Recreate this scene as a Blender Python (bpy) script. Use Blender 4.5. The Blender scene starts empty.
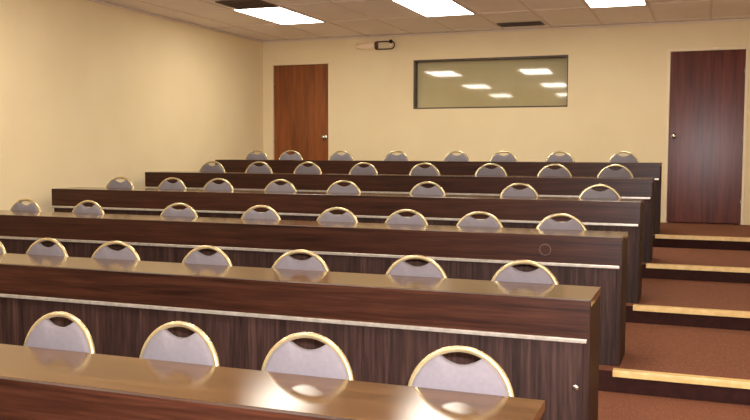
import bpy, bmesh, math, random
from mathutils import Vector, Matrix

random.seed(7)
SC = bpy.context.scene
COL = SC.collection
PI = math.pi

# ------------------------------------------------------------------ measures
F_PX, YAW, PITCH, ROLL, EYE = 866.3, 0.3620, 0.0700, -0.0024, 1.4733
X_END = -0.4156          # aisle end of the desk rows
X_LEFT = -5.67           # wall end of the desk rows
Y_TWO, STEP, RISE = 3.5708, 1.4484, 0.1201
DESK_D, DESK_H, FASCIA = 0.39, 0.74, 0.158
NOSE = 0.087             # platform edge ahead of each desk front
Y_BACK, Z_CEIL = 10.99, 2.99
PANE_TURN = 1.8
X_WALL_L, X_WALL_R, Y_FRONT = -5.86, 1.10, -4.0
TIERS = 6


def row_y(k): return Y_TWO + (k - 2) * STEP
def row_z(k): return (k - 1) * RISE


# ------------------------------------------------------------------ materials
def lin(c):
    return tuple(((v / 255) / 12.92 if v <= 10 else ((v / 255 + 0.055) / 1.055) ** 2.4) for v in c) + (1.0,)


def base_mat(name, rough=0.5, metal=0.0, ior=1.5):
    m = bpy.data.materials.new(name)
    m.use_nodes = True
    nt = m.node_tree
    b = nt.nodes['Principled BSDF']
    b.inputs['Roughness'].default_value = rough
    b.inputs['Metallic'].default_value = metal
    b.inputs['IOR'].default_value = ior
    return m, nt, b


def mapping(nt, scale, kind='Object'):
    tc = nt.nodes.new('ShaderNodeTexCoord')
    mp = nt.nodes.new('ShaderNodeMapping')
    mp.inputs['Scale'].default_value = scale
    nt.links.new(tc.outputs[kind], mp.inputs['Vector'])
    return mp.outputs['Vector']


def noise(nt, vec, scale, detail=4.0, rough=0.55, dist=0.0):
    n = nt.nodes.new('ShaderNodeTexNoise')
    n.inputs['Scale'].default_value = scale
    n.inputs['Detail'].default_value = detail
    n.inputs['Roughness'].default_value = rough
    n.inputs['Distortion'].default_value = dist
    nt.links.new(vec, n.inputs['Vector'])
    return n.outputs['Fac']


def ramp(nt, fac, stops):
    r = nt.nodes.new('ShaderNodeValToRGB')
    el = r.color_ramp.elements
    while len(el) < len(stops):
        el.new(0.5)
    for e, (p, c) in zip(el, stops):
        e.position = p
        e.color = lin(c)
    nt.links.new(fac, r.inputs['Fac'])
    return r.outputs['Color']


def bump(nt, b, height, strength, dist=0.002):
    bp = nt.nodes.new('ShaderNodeBump')
    bp.inputs['Strength'].default_value = strength
    bp.inputs['Distance'].default_value = dist
    nt.links.new(height, bp.inputs['Height'])
    nt.links.new(bp.outputs['Normal'], b.inputs['Normal'])


def wood(name, scale, dark, mid, light, rough, ior=1.5, fine=1.0):
    m, nt, b = base_mat(name, rough, 0, ior)
    v = mapping(nt, scale)
    f1 = noise(nt, v, 1.0, 6, 0.62, 0.6)
    v2 = mapping(nt, tuple(s * 4 * fine for s in scale))
    f2 = noise(nt, v2, 1.0, 3, 0.6)
    mx = nt.nodes.new('ShaderNodeMath')
    mx.operation = 'MULTIPLY_ADD'
    mx.inputs[1].default_value = 0.45
    nt.links.new(f2, mx.inputs[0])
    sc = nt.nodes.new('ShaderNodeMath')
    sc.operation = 'MULTIPLY'
    sc.inputs[1].default_value = 0.55
    nt.links.new(f1, sc.inputs[0])
    nt.links.new(sc.outputs[0], mx.inputs[2])
    c = ramp(nt, mx.outputs[0], [(0.36, dark), (0.5, mid), (0.64, light)])
    nt.links.new(c, b.inputs['Base Color'])
    return m


def mottled(name, c0, c1, scale, rough, metal=0.0, bmp=0.0, bscale=200.0, ior=1.5):
    m, nt, b = base_mat(name, rough, metal, ior)
    v = mapping(nt, (1, 1, 1))
    f = noise(nt, v, scale, 5)
    c = ramp(nt, f, [(0.35, c0), (0.65, c1)])
    nt.links.new(c, b.inputs['Base Color'])
    if bmp:
        bump(nt, b, noise(nt, v, bscale, 2), bmp)
    return m


M = {}
M['top'] = wood('walnut_laminate_sheen_top', (1.1, 14, 14), (76, 52, 31), (92, 65, 40), (108, 78, 49), 0.14, 1.47)  # same walnut made lighter: glossy reflected light is put into the brown
M['fascia'] = wood('walnut_laminate_lengthwise', (0.9, 22, 22), (36, 17, 11), (56, 30, 20), (74, 42, 29), 0.36, 1.33)
M['panel'] = wood('walnut_laminate_upright', (20, 20, 1.0), (30, 17, 14), (52, 34, 29), (74, 52, 45), 0.6, 1.3)
M['end'] = wood('walnut_laminate_end', (20, 20, 1.0), (34, 18, 13), (50, 28, 20), (56, 33, 24), 0.55, 1.3)
M['alu'] = mottled('aluminium_trim', (184, 176, 162), (210, 202, 190), 30, 0.3, 0.5)
M['steel'] = mottled('steel', (190, 188, 184), (215, 212, 208), 40, 0.25, 1.0)
M['gold'] = mottled('gold_painted_metal', (196, 180, 138), (214, 198, 158), 35, 0.26, 0.7)
M['pad'] = mottled('mauve_grey_upholstery', (110, 104, 109), (115, 109, 114), 60, 0.85, 0, 0.25, 700)
M['wall'] = mottled('cream_wall_paint', (229, 209, 167), (233, 214, 173), 1.6, 0.75, 0, 0.06, 260)
M['jamb'] = mottled('cream_gloss_paint', (230, 210, 172), (235, 215, 178), 6, 0.4)
M['carpet'] = mottled('rust_brown_carpet', (106, 60, 37), (138, 84, 55), 90, 0.95, 0, 0.6, 420)
M['riser'] = mottled('dark_riser_vinyl', (40, 17, 13), (52, 24, 19), 24, 0.85, ior=1.3)
M['nosing'] = mottled('cream_nosing', (218, 182, 112), (236, 204, 138), 16, 0.38)
M['tbar'] = mottled('ceiling_grid_paint', (220, 202, 186), (226, 208, 192), 12, 0.6)
M['vent'] = mottled('brown_vent_paint', (66, 42, 30), (78, 52, 38), 18, 0.55)
M['black'] = mottled('black_knob_and_shade', (26, 18, 14), (34, 24, 18), 18, 0.8)
M['bronze'] = mottled('dark_window_frame', (66, 50, 36), (82, 62, 46), 14, 0.45)
M['wire'] = mottled('dark_brown_metal', (72, 44, 26), (92, 58, 36), 20, 0.4)
M['cream'] = mottled('cream_plastic', (246, 220, 186), (250, 228, 196), 10, 0.45)
M['rubber'] = mottled('black_rubber', (28, 26, 25), (38, 36, 34), 40, 0.7)
M['ring'] = mottled('pale_ring_mark', (86, 62, 54), (98, 74, 66), 30, 0.5)
M['door_left'] = wood('reddish_door_veneer', (7, 7, 0.5), (98, 50, 20), (128, 68, 28), (146, 82, 38), 0.36)
M['door_right'] = wood('dark_door_veneer', (9, 9, 0.45), (66, 26, 15), (92, 41, 25), (108, 53, 35), 0.24, 1.23)


def ceiling_mat():
    m, nt, b = base_mat('mineral_ceiling_tile', 0.9)
    v = mapping(nt, (1, 1, 1))
    f = noise(nt, v, 160, 3)
    g = noise(nt, v, 1.2, 2)
    c = ramp(nt, f, [(0.3, (240, 228, 218)), (0.6, (248, 238, 228))])
    mx = nt.nodes.new('ShaderNodeMix')
    mx.data_type = 'RGBA'
    mx.blend_type = 'MULTIPLY'
    mx.inputs[0].default_value = 0.2
    nt.links.new(c, mx.inputs[6])
    nt.links.new(ramp(nt, g, [(0.35, (225, 215, 205)), (0.65, (255, 255, 255))]), mx.inputs[7])
    nt.links.new(mx.outputs[2], b.inputs['Base Color'])
    bump(nt, b, f, 0.3)
    return m


M['ceil'] = ceiling_mat()


def glass_mat():
    m, nt, b = base_mat('mirror_glass_reflection_tone', 0.035, 0, 1.9)
    v = mapping(nt, (1, 1, 1))
    c = ramp(nt, noise(nt, v, 2.0, 2), [(0.3, (176, 164, 122)), (0.7, (184, 172, 130))])  # opaque khaki: reflected ceiling and front wall put into the base colour
    nt.links.new(c, b.inputs['Base Color'])
    return m


M['glass'] = glass_mat()


def emit_mat(strength):
    m = bpy.data.materials.new('lit_diffuser')
    m.use_nodes = True
    nt = m.node_tree
    nt.nodes.clear()
    out = nt.nodes.new('ShaderNodeOutputMaterial')
    e = nt.nodes.new('ShaderNodeEmission')
    e.inputs['Strength'].default_value = strength
    v = mapping(nt, (1, 1, 1))
    c = ramp(nt, noise(nt, v, 120, 1), [(0.3, (255, 246, 228)), (0.7, (255, 249, 234))])
    nt.links.new(c, e.inputs['Color'])
    nt.links.new(e.outputs[0], out.inputs['Surface'])
    return m


M['lit'] = emit_mat(14.5)


# ------------------------------------------------------------------ mesh helpers
def box(bm, x0, x1, y0, y1, z0, z1, bev=0.0, mi=0, seg=2):
    r = bmesh.ops.create_cube(bm, size=1.0)
    vs = r['verts']
    for v in vs:
        v.co = Vector(((x0 + x1) / 2 + v.co.x * (x1 - x0), (y0 + y1) / 2 + v.co.y * (y1 - y0), (z0 + z1) / 2 + v.co.z * (z1 - z0)))
    fs = set(f for v in vs for f in v.link_faces)
    for f in fs:
        f.material_index = mi
    if bev:
        es = list(set(e for v in vs for e in v.link_edges))
        bmesh.ops.bevel(bm, geom=es, offset=bev, segments=seg, affect='EDGES', profile=0.6)


def tube(bm, pts, rad, seg=12, closed=False, cap=True):
    pts = [Vector(p) for p in pts]
    n = len(pts)
    rings = []
    prev = None
    for i, p in enumerate(pts):
        if closed:
            t = (pts[(i + 1) % n] - pts[i - 1]).normalized()
        else:
            t = (pts[min(i + 1, n - 1)] - pts[max(i - 1, 0)]).normalized()
        if prev is None:
            a = Vector((0, 1, 0)) if abs(t.y) < 0.9 else Vector((1, 0, 0))
        else:
            a = prev
        u = (a - t * a.dot(t)).normalized()
        w = t.cross(u)
        prev = u
        r = rad[i] if isinstance(rad, (list, tuple)) else rad
        rings.append([bm.verts.new(p + (u * math.cos(q) + w * math.sin(q)) * r) for q in [2 * PI * j / seg for j in range(seg)]])
    m = n if closed else n - 1
    for i in range(m):
        A, B = rings[i], rings[(i + 1) % n]
        for j in range(seg):
            f = bm.faces.new((A[j], A[(j + 1) % seg], B[(j + 1) % seg], B[j]))
            f.smooth = True
    if cap and not closed:
        bm.faces.new(rings[0])
        bm.faces.new(rings[-1])


def lathe(bm, prof, origin, axis='Y', seg=24):
    o = Vector(origin)
    rings = []
    for r, h in prof:
        ring = []
        for j in range(seg):
            q = 2 * PI * j / seg
            a, b = r * math.cos(q), r * math.sin(q)
            d = {'Y': (a, h, b), 'Z': (a, b, h), 'X': (h, a, b)}[axis]
            ring.append(bm.verts.new(o + Vector(d)))
        rings.append(ring)
    for A, B in zip(rings, rings[1:]):
        for j in range(seg):
            f = bm.faces.new((A[j], A[(j + 1) % seg], B[(j + 1) % seg], B[j]))
            f.smooth = True
    bm.faces.new(rings[0])
    bm.faces.new(rings[-1])


def obj(name, bm, mats, parent=None, loc=None):
    bmesh.ops.recalc_face_normals(bm, faces=bm.faces)
    me = bpy.data.meshes.new(name)
    bm.to_mesh(me)
    bm.free()
    for m in (mats if isinstance(mats, (list, tuple)) else [mats]):
        me.materials.append(M[m])
    o = bpy.data.objects.new(name, me)
    COL.objects.link(o)
    if parent:
        o.parent = parent
    if loc:
        o.location = loc
    return o


def thing(name, label, cat, loc, group=None, rz=0.0):
    o = bpy.data.objects.new(name, None)
    COL.objects.link(o)
    o.empty_display_size = 0.1
    o.location = loc
    o.rotation_euler = (0, 0, rz)
    o['label'] = label
    o['category'] = cat
    if group:
        o['group'] = group
    return o


def structure(name, bm, mats, label=None):
    o = obj(name, bm, mats)
    o['kind'] = 'structure'
    if label:
        o['label'] = label
    return o


def structure_root(name, loc, label=None):
    o = bpy.data.objects.new(name, None)
    COL.objects.link(o)
    o.location = loc
    o['kind'] = 'structure'
    if label:
        o['label'] = label
    return o


# ------------------------------------------------------------------ room shell
bm = bmesh.new()     # stepped floor: treads (slot 0) and risers (slot 1)
prof = [(Y_FRONT, -RISE)]
for k in range(1, TIERS + 1):
    y = row_y(k) - NOSE
    prof += [(y, row_z(k) - RISE), (y, row_z(k))]
prof.append((Y_BACK + 0.12, row_z(TIERS)))
L = [bm.verts.new((X_WALL_L, y, z)) for y, z in prof]
R = [bm.verts.new((X_WALL_R, y, z)) for y, z in prof]
for i in range(len(prof) - 1):
    f = bm.faces.new((L[i], R[i], R[i + 1], L[i + 1]))
    f.material_index = 1 if abs(prof[i][0] - prof[i + 1][0]) < 1e-6 else 0
lb = [bm.verts.new((x, y, -0.3)) for x, y in ((X_WALL_L, Y_FRONT), (X_WALL_R, Y_FRONT), (X_WALL_R, Y_BACK + 0.12), (X_WALL_L, Y_BACK + 0.12))]
bm.faces.new((L[0], lb[0], lb[1], R[0]))
bm.faces.new([lb[3]] + [lb[0]] + L)
bm.faces.new([lb[1]] + [lb[2]] + R[::-1])
bm.faces.new((lb[0], lb[3], lb[2], lb[1]))
bm.faces.new((L[-1], R[-1], lb[2], lb[3]))
structure('floor', bm, ['carpet', 'riser'], 'stepped floor in rust brown carpet with dark risers')

bm = bmesh.new()
box(bm, X_WALL_L - 0.12, X_WALL_R + 0.12, Y_FRONT - 0.12, Y_BACK + 0.12, Z_CEIL, Z_CEIL + 0.08)
structure('ceiling', bm, 'ceil')

bm = bmesh.new()
box(bm, X_WALL_L - 0.12, X_WALL_L, Y_FRONT - 0.12, Y_BACK + 0.12, -0.3, Z_CEIL)
structure('wall_left', bm, 'wall')
bm = bmesh.new()
box(bm, X_WALL_R, X_WALL_R + 0.12, Y_FRONT - 0.12, Y_BACK + 0.12, -0.3, Z_CEIL)
structure('wall_right', bm, 'wall')
bm = bmesh.new()
box(bm, X_WALL_L, X_WALL_R, Y_FRONT - 0.12, Y_FRONT, -0.3, Z_CEIL)
structure('wall_front', bm, 'wall')

Z6 = row_z(TIERS)
D1 = (-5.700, -4.852, Z6, 2.643)      # left door opening
D2 = (-0.402, 0.425, Z6, 2.640)       # right door opening
WN = (-3.622, -1.604, 2.006, 2.648)   # observation window opening
WALL_T = 0.2
bm = bmesh.new()     # back wall with three openings
xs = sorted([X_WALL_L, X_WALL_R] + [v for d in (D1, D2, WN) for v in d[:2]])
zs = sorted([-0.3, Z6, Z_CEIL, D1[3], D2[3], WN[2], WN[3]])
for i in range(len(xs) - 1):
    cx = (xs[i] + xs[i + 1]) / 2
    spans, start = [], None
    for j in range(len(zs) - 1):
        cz = (zs[j] + zs[j + 1]) / 2
        hole = any(d[0] < cx < d[1] and d[2] < cz < d[3] for d in (D1, D2, WN))
        if not hole and start is None:
            start = zs[j]
        if hole and start is not None:
            spans.append((start, zs[j]))
            start = None
    if start is not None:
        spans.append((start, Z_CEIL))
    for a, b in spans:
        if b - a > 1e-4:
            box(bm, xs[i], xs[i + 1], Y_BACK, Y_BACK + WALL_T, a, b)
bmesh.ops.remove_doubles(bm, verts=bm.verts, dist=1e-5)
dead = [f for f in bm.faces if any(g is not f and set(v.index for v in g.verts) == set(v.index for v in f.verts) for g in f.edges[0].link_faces)]
structure('wall_back', bm, 'wall')

# suspended ceiling grid
GX0, GY0 = -1.19, 9.57
bm = bmesh.new()
k = -12
while k < 10:
    x = GX0 + 0.61 * k
    if X_WALL_L + 0.03 < x < X_WALL_R - 0.03:
        box(bm, x - 0.012, x + 0.012, Y_FRONT, Y_BACK, Z_CEIL - 0.006, Z_CEIL)
    k += 1
for k in range(-13, 4):
    y = GY0 + 1.22 * k
    if Y_FRONT + 0.03 < y < Y_BACK - 0.03:
        box(bm, X_WALL_L, X_WALL_R, y - 0.012, y + 0.012, Z_CEIL - 0.0055, Z_CEIL)
structure('trim_1', bm, 'tbar', 'painted grid between the ceiling tiles')
bm = bmesh.new()
box(bm, X_WALL_L, X_WALL_L + 0.022, Y_FRONT, Y_BACK, Z_CEIL - 0.024, Z_CEIL - 0.006)
box(bm, X_WALL_L + 0.022, X_WALL_R, Y_BACK - 0.022, Y_BACK, Z_CEIL - 0.024, Z_CEIL - 0.006)
structure('trim_2', bm, 'tbar', 'angle strip where ceiling meets walls')

# nosings on the aisle steps
for k in range(1, TIERS + 1):
    bm = bmesh.new()
    y, z = row_y(k) - NOSE, row_z(k)
    x0 = X_END - 0.028
    box(bm, x0, X_WALL_R - 0.002, y - 0.014, y + 0.042, z, z + 0.008, 0.003)
    box(bm, x0, X_WALL_R - 0.002, y - 0.014, y - 0.0005, z - 0.03, z + 0.001, 0.003)
    structure('trim_%d' % (k + 2), bm, 'nosing', 'cream nosing strip on the aisle step edge')


# ------------------------------------------------------------------ doors and window
def knob(parent, x, z, y):
    bm = bmesh.new()
    lathe(bm, [(0.033, 0.0), (0.033, -0.006), (0.028, -0.009), (0.012, -0.011), (0.011, -0.035), (0.02, -0.042), (0.029, -0.055), (0.028, -0.068), (0.018, -0.076), (0.004, -0.078)], (x, y, z))
    obj('door_knob', bm, 'steel', parent)


def door(name, d, mat, knob_left, label):
    w = d[1] - d[0]
    h = d[3] - d[2]
    root = structure_root(name, ((d[0] + d[1]) / 2, Y_BACK, d[2]), label)
    a = w / 2
    bm = bmesh.new()
    box(bm, -a + 0.003, a - 0.003, 0.02, 0.065, 0.008, h - 0.003, 0.002)
    obj('door_panel', bm, mat, root)
    bm = bmesh.new()
    for s in (-1, 1):     # slim casing on the wall, stop behind the leaf
        box(bm, min(s * (a + 0.03), s * a), max(s * (a + 0.03), s * a), -0.008, 0.0, 0, h + 0.03, 0.003)
        box(bm, min(s * a, s * (a - 0.02)), max(s * a, s * (a - 0.02)), 0.066, WALL_T, 0, h)
    box(bm, -a, a, -0.008, 0.0, h, h + 0.03, 0.003)
    box(bm, -a + 0.02, a - 0.02, 0.066, WALL_T, h - 0.02, h)
    box(bm, -a + 0.02, a - 0.02, WALL_T - 0.02, WALL_T, 0, h - 0.02)
    obj('door_frame', bm, 'jamb', root)
    knob(root, (-1 if knob_left else 1) * (a - 0.06), 1.04, 0.02)
    for z in (0.25, 1.0, 1.78):
        bm = bmesh.new()
        s = 1 if knob_left else -1
        tube(bm, [(s * (a - 0.008), 0.014, z - 0.045), (s * (a - 0.008), 0.014, z + 0.045)], 0.006, 10)
        obj('hinge', bm, 'steel', root)
    return root


door('door_1', D1, 'door_left', False, 'reddish brown wooden door at the left end of the back wall')
dr = door('door_2', D2, 'door_right', True, 'dark brown wooden door at the top of the aisle steps')
bm = bmesh.new()
box(bm, 0.055, 0.115, -0.03, -0.0142, D2[3] - D2[2] + 0.008, D2[3] - D2[2] + 0.03, 0.005)
obj('cream_block', bm, 'cream', dr)  # small cream block above the door opening

win = structure_root('window_1', ((WN[0] + WN[1]) / 2, Y_BACK, WN[2]), 'long observation window of tinted reflective glass in the back wall')
a, h = (WN[1] - WN[0]) / 2, WN[3] - WN[2]
bm = bmesh.new()
t = 0.022
box(bm, -a, -a + t, 0.0, WALL_T, 0, h)
box(bm, a - t * 0.5, a, 0.0, WALL_T, 0, h)
box(bm, -a + t, a - t * 0.5, 0.0, WALL_T, 0, t * 0.8)
box(bm, -a + t, a - t * 0.5, 0.0, WALL_T, h - t, h)
obj('window_frame', bm, 'bronze', win)
bm = bmesh.new()
box(bm, -a + t + 0.002, a - t * 0.5 - 0.002, -0.006, 0.006, t * 0.8, h - t)
pane = obj('window_pane', bm, 'glass', win, (0, 0.14, 0))
pane.rotation_euler = (0, 0, math.radians(PANE_TURN))

# ------------------------------------------------------------------ desks
ROWWORD = {1: 'nearest', 2: 'second', 3: 'third', 4: 'fourth', 5: 'fifth', 6: 'sixth'}
DESK_LABEL = {
    1: 'long walnut desk nearest the camera, its glossy brown top cut by the frame bottom',
    2: 'long walnut desk directly behind the nearest one, bright screw on its front panel',
    3: 'long walnut desk third from the front, pale ring mark on its fascia near the aisle',
    4: 'long walnut desk fourth from the front, its left end showing by the left wall',
    5: 'long walnut desk fifth from the front, between the fourth desk and rearmost desk',
    6: 'long walnut desk rearmost of the six, in front of the back wall',
}


def build_desk(k):
    root = thing('lecture_desk', DESK_LABEL[k], 'desk', ((X_END + X_LEFT) / 2, row_y(k), row_z(k)), 'tiered lecture desks')
    a = (X_END - X_LEFT) / 2
    bm = bmesh.new()
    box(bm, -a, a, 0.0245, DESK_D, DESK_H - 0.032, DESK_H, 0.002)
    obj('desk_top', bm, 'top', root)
    bm = bmesh.new()
    box(bm, -a, a, 0.0, 0.024, DESK_H - FASCIA, DESK_H - 0.0005, 0.002)
    f = obj('fascia', bm, 'fascia', root)
    bm = bmesh.new()     # aluminium edge strip with a small lip
    zt = DESK_H - FASCIA
    box(bm, -a + 0.002, a - 0.012, -0.006, 0.026, zt - 0.019, zt - 0.0005, 0.004, 0, 3)
    obj('trim_strip', bm, 'alu', root)
    bm = bmesh.new()
    box(bm, -a + 0.0285, a - 0.0285, 0.030, 0.049, 0.0, DESK_H - 0.0325, 0.0015)
    p = obj('front_panel', bm, 'panel', root)
    for s in (-1, 1):
        bm = bmesh.new()
        x0, x1 = sorted((s * (a - 0.028), s * (a - 0.001)))
        box(bm, x0, x1, 0.0275, DESK_D - 0.004, 0.0, DESK_H - 0.0325, 0.002)
        obj('end_panel', bm, 'end', root)
    if k == 2:
        bm = bmesh.new()
        lathe(bm, [(0.014, 0.0), (0.014, -0.002), (0.011, -0.005), (0.004, -0.0065)], (a - 0.056, 0.03, 0.368))
        o = obj('screw_cap', bm, 'steel', p)
        o['label'] = 'bright round screw cap'
    if k == 3:
        bm = bmesh.new()
        tube(bm, [(a - 0.43 + 0.032 * math.cos(q), 0.0002, DESK_H - 0.085 + 0.032 * math.sin(q)) for q in [2 * PI * i / 32 for i in range(32)]], 0.003, 8, True)
        o = obj('ring_mark', bm, 'ring', f)
        o['label'] = 'pale ring mark'
    return root


for k in range(1, TIERS + 1):
    build_desk(k)

# ------------------------------------------------------------------ chairs
R_ARC, Z_ARC, TUBE = 0.165, 0.684, 0.0105
LEAN = 0.13
Y_SEATBACK = 0.17


def lean_y(z): return Y_SEATBACK + (z - 0.45) * LEAN


def side_x(z):      # half width of the back frame below the arc
    u = max(0.0, min(1.0, (Z_ARC - z) / (Z_ARC - 0.44)))
    return R_ARC + 0.010 * math.sin(u * PI) + 0.012 * u


def build_chair():
    root = thing('banquet_chair', 'x', 'chair', (0, 0, 0), 'round backed banquet chairs')
    # seat cushion
    bm = bmesh.new()
    n = 24
    outl = []
    for i in range(n * 4):
        q = 2 * PI * i / (n * 4)
        c, s = math.cos(q), math.sin(q)
        e = 0.42
        x = 0.198 * math.copysign(abs(c) ** e, c)
        y = 0.0 + 0.155 * math.copysign(abs(s) ** e, s)
        x *= 1.0 + 0.06 * (-y / 0.155)
        outl.append((x, y))
    rings = []
    for sc_, z in [(0.93, 0.412), (0.99, 0.42), (1.0, 0.438), (0.985, 0.456), (0.93, 0.469), (0.7, 0.477), (0.35, 0.48)]:
        rings.append([bm.verts.new((x * sc_, y * sc_, z)) for x, y in outl])
    for A, B in zip(rings, rings[1:]):
        for j in range(len(A)):
            f = bm.faces.new((A[j], A[(j + 1) % len(A)], B[(j + 1) % len(A)], B[j]))
            f.smooth = True
    bm.faces.new(rings[0])
    f = bm.faces.new(rings[-1])
    obj('seat', bm, 'pad', root)
    # seat rails
    bm = bmesh.new()
    box(bm, -0.185, 0.185, -0.142, -0.12, 0.388, 0.4115, 0.003)
    box(bm, -0.185, 0.185, 0.123, 0.145, 0.388, 0.4115, 0.003)
    for s in (-1, 1):
        x0, x1 = sorted((s * 0.163, s * 0.185))
        box(bm, x0, x1, -0.12, 0.123, 0.388, 0.4115, 0.003)
    obj('seat_frame', bm, 'gold', root)
    # back frame : round arch running down to the seat rails
    bm = bmesh.new()
    pts = []
    zs_ = [0.40 + (Z_ARC - 0.40) * i / 8 for i in range(8)]
    for z in zs_:
        pts.append((-side_x(z), lean_y(z), z))
    for i in range(33):
        q = PI - PI * i / 32
        z = Z_ARC + R_ARC * math.sin(q)
        pts.append((R_ARC * math.cos(q), lean_y(z), z))
    for z in zs_[::-1]:
        pts.append((side_x(z), lean_y(z), z))
    tube(bm, pts, TUBE, 14)
    tube(bm, [(-side_x(0.52) + 0.004, lean_y(0.52), 0.52), (side_x(0.52) - 0.004, lean_y(0.52), 0.52)], 0.008, 10)
    obj('back_frame', bm, 'gold', root)
    # upholstered back with a dipped top edge leaving a hand hole under the arch
    bm = bmesh.new()
    ri = R_ARC - TUBE * 0.55
    hx = 0.07
    out = []
    q0 = math.acos(hx / ri)
    for i in range(15):
        q = q0 * i / 14
        out.append((ri * math.cos(q), Z_ARC + ri * math.sin(q)))
    ze = out[-1][1]
    zd = Z_ARC + R_ARC - 0.0105 - 0.038
    for i in range(1, 12):
        u = i / 12
        x = hx * (1 - 2 * u)
        out.append((x, zd + (ze - zd) * abs(1 - 2 * u) ** 1.9))
    for i in range(15):
        q = PI - q0 + q0 * i / 14
        out.append((ri * math.cos(q), Z_ARC + ri * math.sin(q)))
    for i in range(1, 8):
        z = Z_ARC - (Z_ARC - 0.535) * i / 7
        out.append((-side_x(z) + TUBE * 0.55, z))
    for i in range(7, 0, -1):
        z = Z_ARC - (Z_ARC - 0.535) * i / 7
        out.append((side_x(z) - TUBE * 0.55, z))
    cx, cz = 0.0, 0.68
    loops = []
    for sc_, dy in [(0.55, 0.013), (0.97, 0.011), (1.0, 0.006), (1.0, -0.010), (0.975, -0.017), (0.90, -0.021), (0.6, -0.025)]:
        ring = []
        for x, z in out:
            X, Z = cx + (x - cx) * sc_, cz + (z - cz) * sc_
            ring.append(bm.verts.new((X, lean_y(Z) + dy, Z)))
        loops.append(ring)
    n = len(out)
    for A, B in zip(loops, loops[1:]):
        for j in range(n):
            f = bm.faces.new((A[j], A[(j + 1) % n], B[(j + 1) % n], B[j]))
            f.smooth = True
    for ring in (loops[0], loops[-1]):
        c = bm.verts.new(sum((v.co for v in ring), Vector()) / n)
        for j in range(n):
            bm.faces.new((ring[j], ring[(j + 1) % n], c)).smooth = True
    obj('backrest', bm, 'pad', root)
    # legs
    for sx in (-1, 1):
        for front in (True, False):
            bm = bmesh.new()
            if front:
                pts = [(sx * 0.172, -0.131, 0.3885), (sx * 0.175, -0.132, 0.25), (sx * 0.18, -0.134, 0.012)]
            else:
                pts = [(sx * 0.175, lean_y(0.40), 0.41), (sx * 0.178, 0.172, 0.30), (sx * 0.186, 0.205, 0.012)]
            tube(bm, pts, 0.0105, 12)
            leg = obj('leg', bm, 'gold', root)
            bm = bmesh.new()
            e = pts[-1]
            lathe(bm, [(0.014, 0.0), (0.014, 0.02), (0.0115, 0.026)], (e[0], e[1], 0.0), 'Z', 14)
            obj('foot_cap', bm, 'rubber', leg)
    return root


# distance of each chair across the room (x) and behind its desk front (y), row by row from the left
CHAIRS = {
    1: [-2.264, -1.742, -1.231, -0.694],
    2: [-4.024, -3.573, -3.074, -2.495, -1.923, -1.31, -0.786],
    3: [-5.069, -4.452, -3.611, -2.936, -2.354, -1.86, -1.353, -0.827],
    4: [-5.237, -4.661, -4.155, -3.52, -2.902, -2.159, -1.393, -0.742],
    5: [-5.104, -4.515, -3.94, -3.31, -2.636, -1.956, -1.322, -0.766],
    6: [-5.323, -4.841, -4.173, -3.444, -2.701, -2.156, -1.498, -0.827],
}
ROWNAME = {1: 'nearest row', 2: 'second row', 3: 'third row', 4: 'fourth row', 5: 'fifth row', 6: 'rearmost row'}
ORD = ['', 'second', 'third', 'fourth', 'fifth', 'sixth', 'seventh', 'eighth']


def chair_label(k, i, n):
    what = 'gold framed round backed chair'
    if i == n - 1:
        return '%s, %s, the one nearest the aisle steps' % (what, ROWNAME[k])
    if i == 0:
        return '%s, %s, the leftmost one in the photo' % (what, ROWNAME[k])
    return '%s, %s, %s one from the left' % (what, ROWNAME[k], ORD[i])


def copy_tree(o, parent=None):
    c = o.copy()
    COL.objects.link(c)
    if parent:
        c.parent = parent
    for ch in o.children:
        copy_tree(ch, c)
    return c


OFFSET = {1: 0.265, 2: 0.238, 3: 0.238, 4: 0.24, 5: 0.25, 6: 0.25}   # how far each row is pushed in
proto = build_chair()
spots = []
for k in range(1, TIERS + 1):
    for i, x in enumerate(CHAIRS[k]):
        spots.append((k, i, x, len(CHAIRS[k])))
chairs = [proto]
for _ in spots[1:]:
    chairs.append(copy_tree(proto))
for c, (k, i, x, n) in zip(chairs, spots):
    dy = OFFSET[k] + random.uniform(-0.008, 0.012)
    c.location = (x, row_y(k) + dy, row_z(k))
    c.rotation_euler = (0, 0, math.radians(random.uniform(-4, 4)))
    c.scale = (1, 1, {2: 0.972, 3: 0.972, 4: 0.985}.get(k, 1.0))     # chairs of the lower rows stand a little lower
    c['label'] = chair_label(k, i, n)
    c['group'] = 'chairs of the ' + ROWNAME[k]

# ------------------------------------------------------------------ ceiling fittings
LX = {0: 'left', 1: 'middle', 2: 'right'}
COLX = [-4.545, -2.715, -0.885]
ROWY = [8.96, 5.30, 1.64, -2.02]
LIGHT_LABEL = {
    (0, 0): 'lit ceiling panel at the left, beside the brown air vent',
    (0, 1): 'lit ceiling panel at the middle, above the long window',
    (0, 2): 'lit ceiling panel at the right, nearest the dark aisle door',
}


def build_light():
    root = thing('ceiling_light', 'x', 'light', (0, 0, 0), 'fluorescent ceiling panels')
    w, l = 0.296, 0.601
    bm = bmesh.new()
    for s in (-1, 1):
        x0, x1 = sorted((s * w, s * (w - 0.02)))
        box(bm, x0, x1, -l, l, -0.012, -0.0062, 0.001)
        y0, y1 = sorted((s * l, s * (l - 0.02)))
        box(bm, -w + 0.02, w - 0.02, y0, y1, -0.012, -0.0062, 0.001)
    obj('light_frame', bm, 'tbar', root)
    bm = bmesh.new()
    box(bm, -w + 0.0202, w - 0.0202, -l + 0.0202, l - 0.0202, -0.0105, -0.0062)
    obj('diffuser', bm, 'lit', root)
    return root


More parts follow.
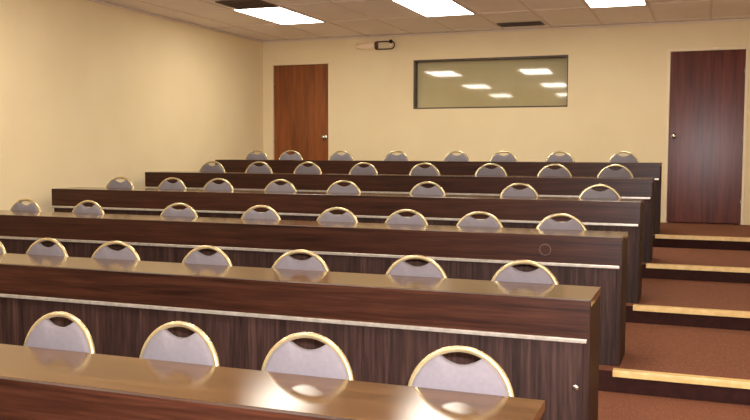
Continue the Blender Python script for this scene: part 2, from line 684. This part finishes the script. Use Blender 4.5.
lp = build_light()
first = True
for r, y in enumerate(ROWY):
    for q, x in enumerate(COLX):
        o = lp if first else copy_tree(lp)
        first = False
        o.location = (x, y, Z_CEIL)
        where = ['', 'over the middle rows', 'over the nearest desk', 'behind the camera'][r]
        o['label'] = LIGHT_LABEL.get((r, q), 'lit ceiling panel %s, %s of its three' % (where, ['leftmost', 'centre one', 'rightmost'][q]))


def build_vent(label, x0, x1, y0, y1, n):
    cx, cy = (x0 + x1) / 2, (y0 + y1) / 2
    a, b = (x1 - x0) / 2, (y1 - y0) / 2
    root = thing('air_vent', label, 'vent', (cx, cy, Z_CEIL), 'brown ceiling air vents')
    bm = bmesh.new()
    for s in (-1, 1):
        p, q = sorted((s * a, s * (a - 0.02)))
        box(bm, p, q, -b, b, -0.016, -0.0062, 0.002)
        p, q = sorted((s * b, s * (b - 0.02)))
        box(bm, -a + 0.02, a - 0.02, p, q, -0.016, -0.0062, 0.002)
    obj('vent_frame', bm, 'vent', root)
    bm = bmesh.new()
    box(bm, -a + 0.0201, a - 0.0201, -b + 0.0201, b - 0.0201, -0.008, -0.0062)  # thin dark sheet behind the slats, duct shade put into its colour
    obj('vent_shade_sheet', bm, 'black', root)
    for i in range(n):
        y = -b + 0.03 + (2 * b - 0.06) * (i + 0.5) / n
        bm = bmesh.new()
        box(bm, -a + 0.0205, a - 0.0205, y - 0.006, y + 0.006, -0.0145, -0.0082, 0.001)
        obj('slat', bm, 'vent', root)


build_vent('square brown air vent in the ceiling, touching the left light panel', -4.74, -4.255, 7.86, 8.345, 12)
build_vent('narrow brown air vent in the ceiling close to the back wall above the window', -2.37, -1.84, 10.37, 10.64, 6)

# ------------------------------------------------------------------ fixture high on the back wall
root = thing('wall_fixture', 'small cream wall fixture with dark rounded loop, high between left door and window', 'fixture', (-4.14, Y_BACK, 2.852))
bm = bmesh.new()
box(bm, -0.05, 0.05, -0.012, 0.0, -0.045, 0.045, 0.004)
obj('mounting_plate', bm, 'cream', root)
bm = bmesh.new()
lathe(bm, [(0.028, -0.27), (0.034, -0.265), (0.044, -0.15), (0.05, -0.03), (0.05, 0.0), (0.04, 0.004)], (0, -0.062, 0), 'X')
obj('tube_body', bm, 'cream', root)
bm = bmesh.new()
lathe(bm, [(0.02, 0.0), (0.053, 0.0005), (0.056, 0.004), (0.056, 0.016), (0.05, 0.02), (0.02, 0.0205)], (0.0045, -0.062, 0), 'X')
obj('collar', bm, 'wire', root)
bm = bmesh.new()
pts = [(0.026, -0.062, -0.048), (0.14, -0.062, -0.05), (0.205, -0.062, -0.048)]
for i in range(1, 12):
    q = -PI / 2 + PI * i / 12
    pts.append((0.218 + 0.054 * math.cos(q), -0.062, 0.05 * math.sin(q)))
pts += [(0.205, -0.062, 0.048), (0.14, -0.062, 0.05), (0.026, -0.062, 0.048)]
tube(bm, pts, 0.0095, 10)
obj('loop_bracket', bm, 'wire', root)
bm = bmesh.new()
lathe(bm, [(0.004, -0.022), (0.02, -0.016), (0.026, 0.0), (0.02, 0.016), (0.004, 0.022)], (0.218, -0.062, 0.002), 'Y', 18)
obj('lamp_bulb', bm, 'cream', root)
bm = bmesh.new()
lathe(bm, [(0.004, -0.02), (0.022, -0.014), (0.026, 0.0), (0.022, 0.014), (0.004, 0.02)], (0.222, -0.066, 0.047), 'Y', 18)
obj('end_knob', bm, 'black', root)

# ------------------------------------------------------------------ light, world, camera
w = bpy.data.worlds.new('room_world')
w.use_nodes = True
w.node_tree.nodes['Background'].inputs['Color'].default_value = (0.5, 0.45, 0.4, 1)
w.node_tree.nodes['Background'].inputs['Strength'].default_value = 0.05
SC.world = w

fl = bpy.data.lights.new('camera_flash', 'AREA')     # the photographer's flash
fl.shape = 'RECTANGLE'
fl.size, fl.size_y = 0.05, 0.03
fl.energy = 220.0
fl.color = (1.0, 0.95, 0.97)
fo = bpy.data.objects.new('camera_flash', fl)
COL.objects.link(fo)

cam = bpy.data.cameras.new('camera')
cam.sensor_width = 36.0
cam.lens = F_PX / 750.0 * 36.0
cam.clip_start = 0.05
co = bpy.data.objects.new('camera', cam)
COL.objects.link(co)
fwd0 = Vector((-math.sin(YAW), math.cos(YAW), 0))
rgt0 = Vector((math.cos(YAW), math.sin(YAW), 0))
fwd = fwd0 * math.cos(PITCH) + Vector((0, 0, -math.sin(PITCH)))
up0 = fwd0 * math.sin(PITCH) + Vector((0, 0, math.cos(PITCH)))
rgt = rgt0 * math.cos(ROLL) - up0 * math.sin(ROLL)
up = rgt0 * math.sin(ROLL) + up0 * math.cos(ROLL)
mat = Matrix((rgt, up, -fwd)).transposed().to_4x4()
mat.translation = Vector((0, 0, EYE))
co.matrix_world = mat
SC.camera = co
fm = mat.copy()
fm.translation = Vector((0, 0, EYE)) + up * 0.055 + rgt * 0.03
fo.matrix_world = fm

SC.view_settings.view_transform = 'Standard'
SC.view_settings.look = 'None'
SC.view_settings.gamma = 1.0
SC.view_settings.exposure = 0.0
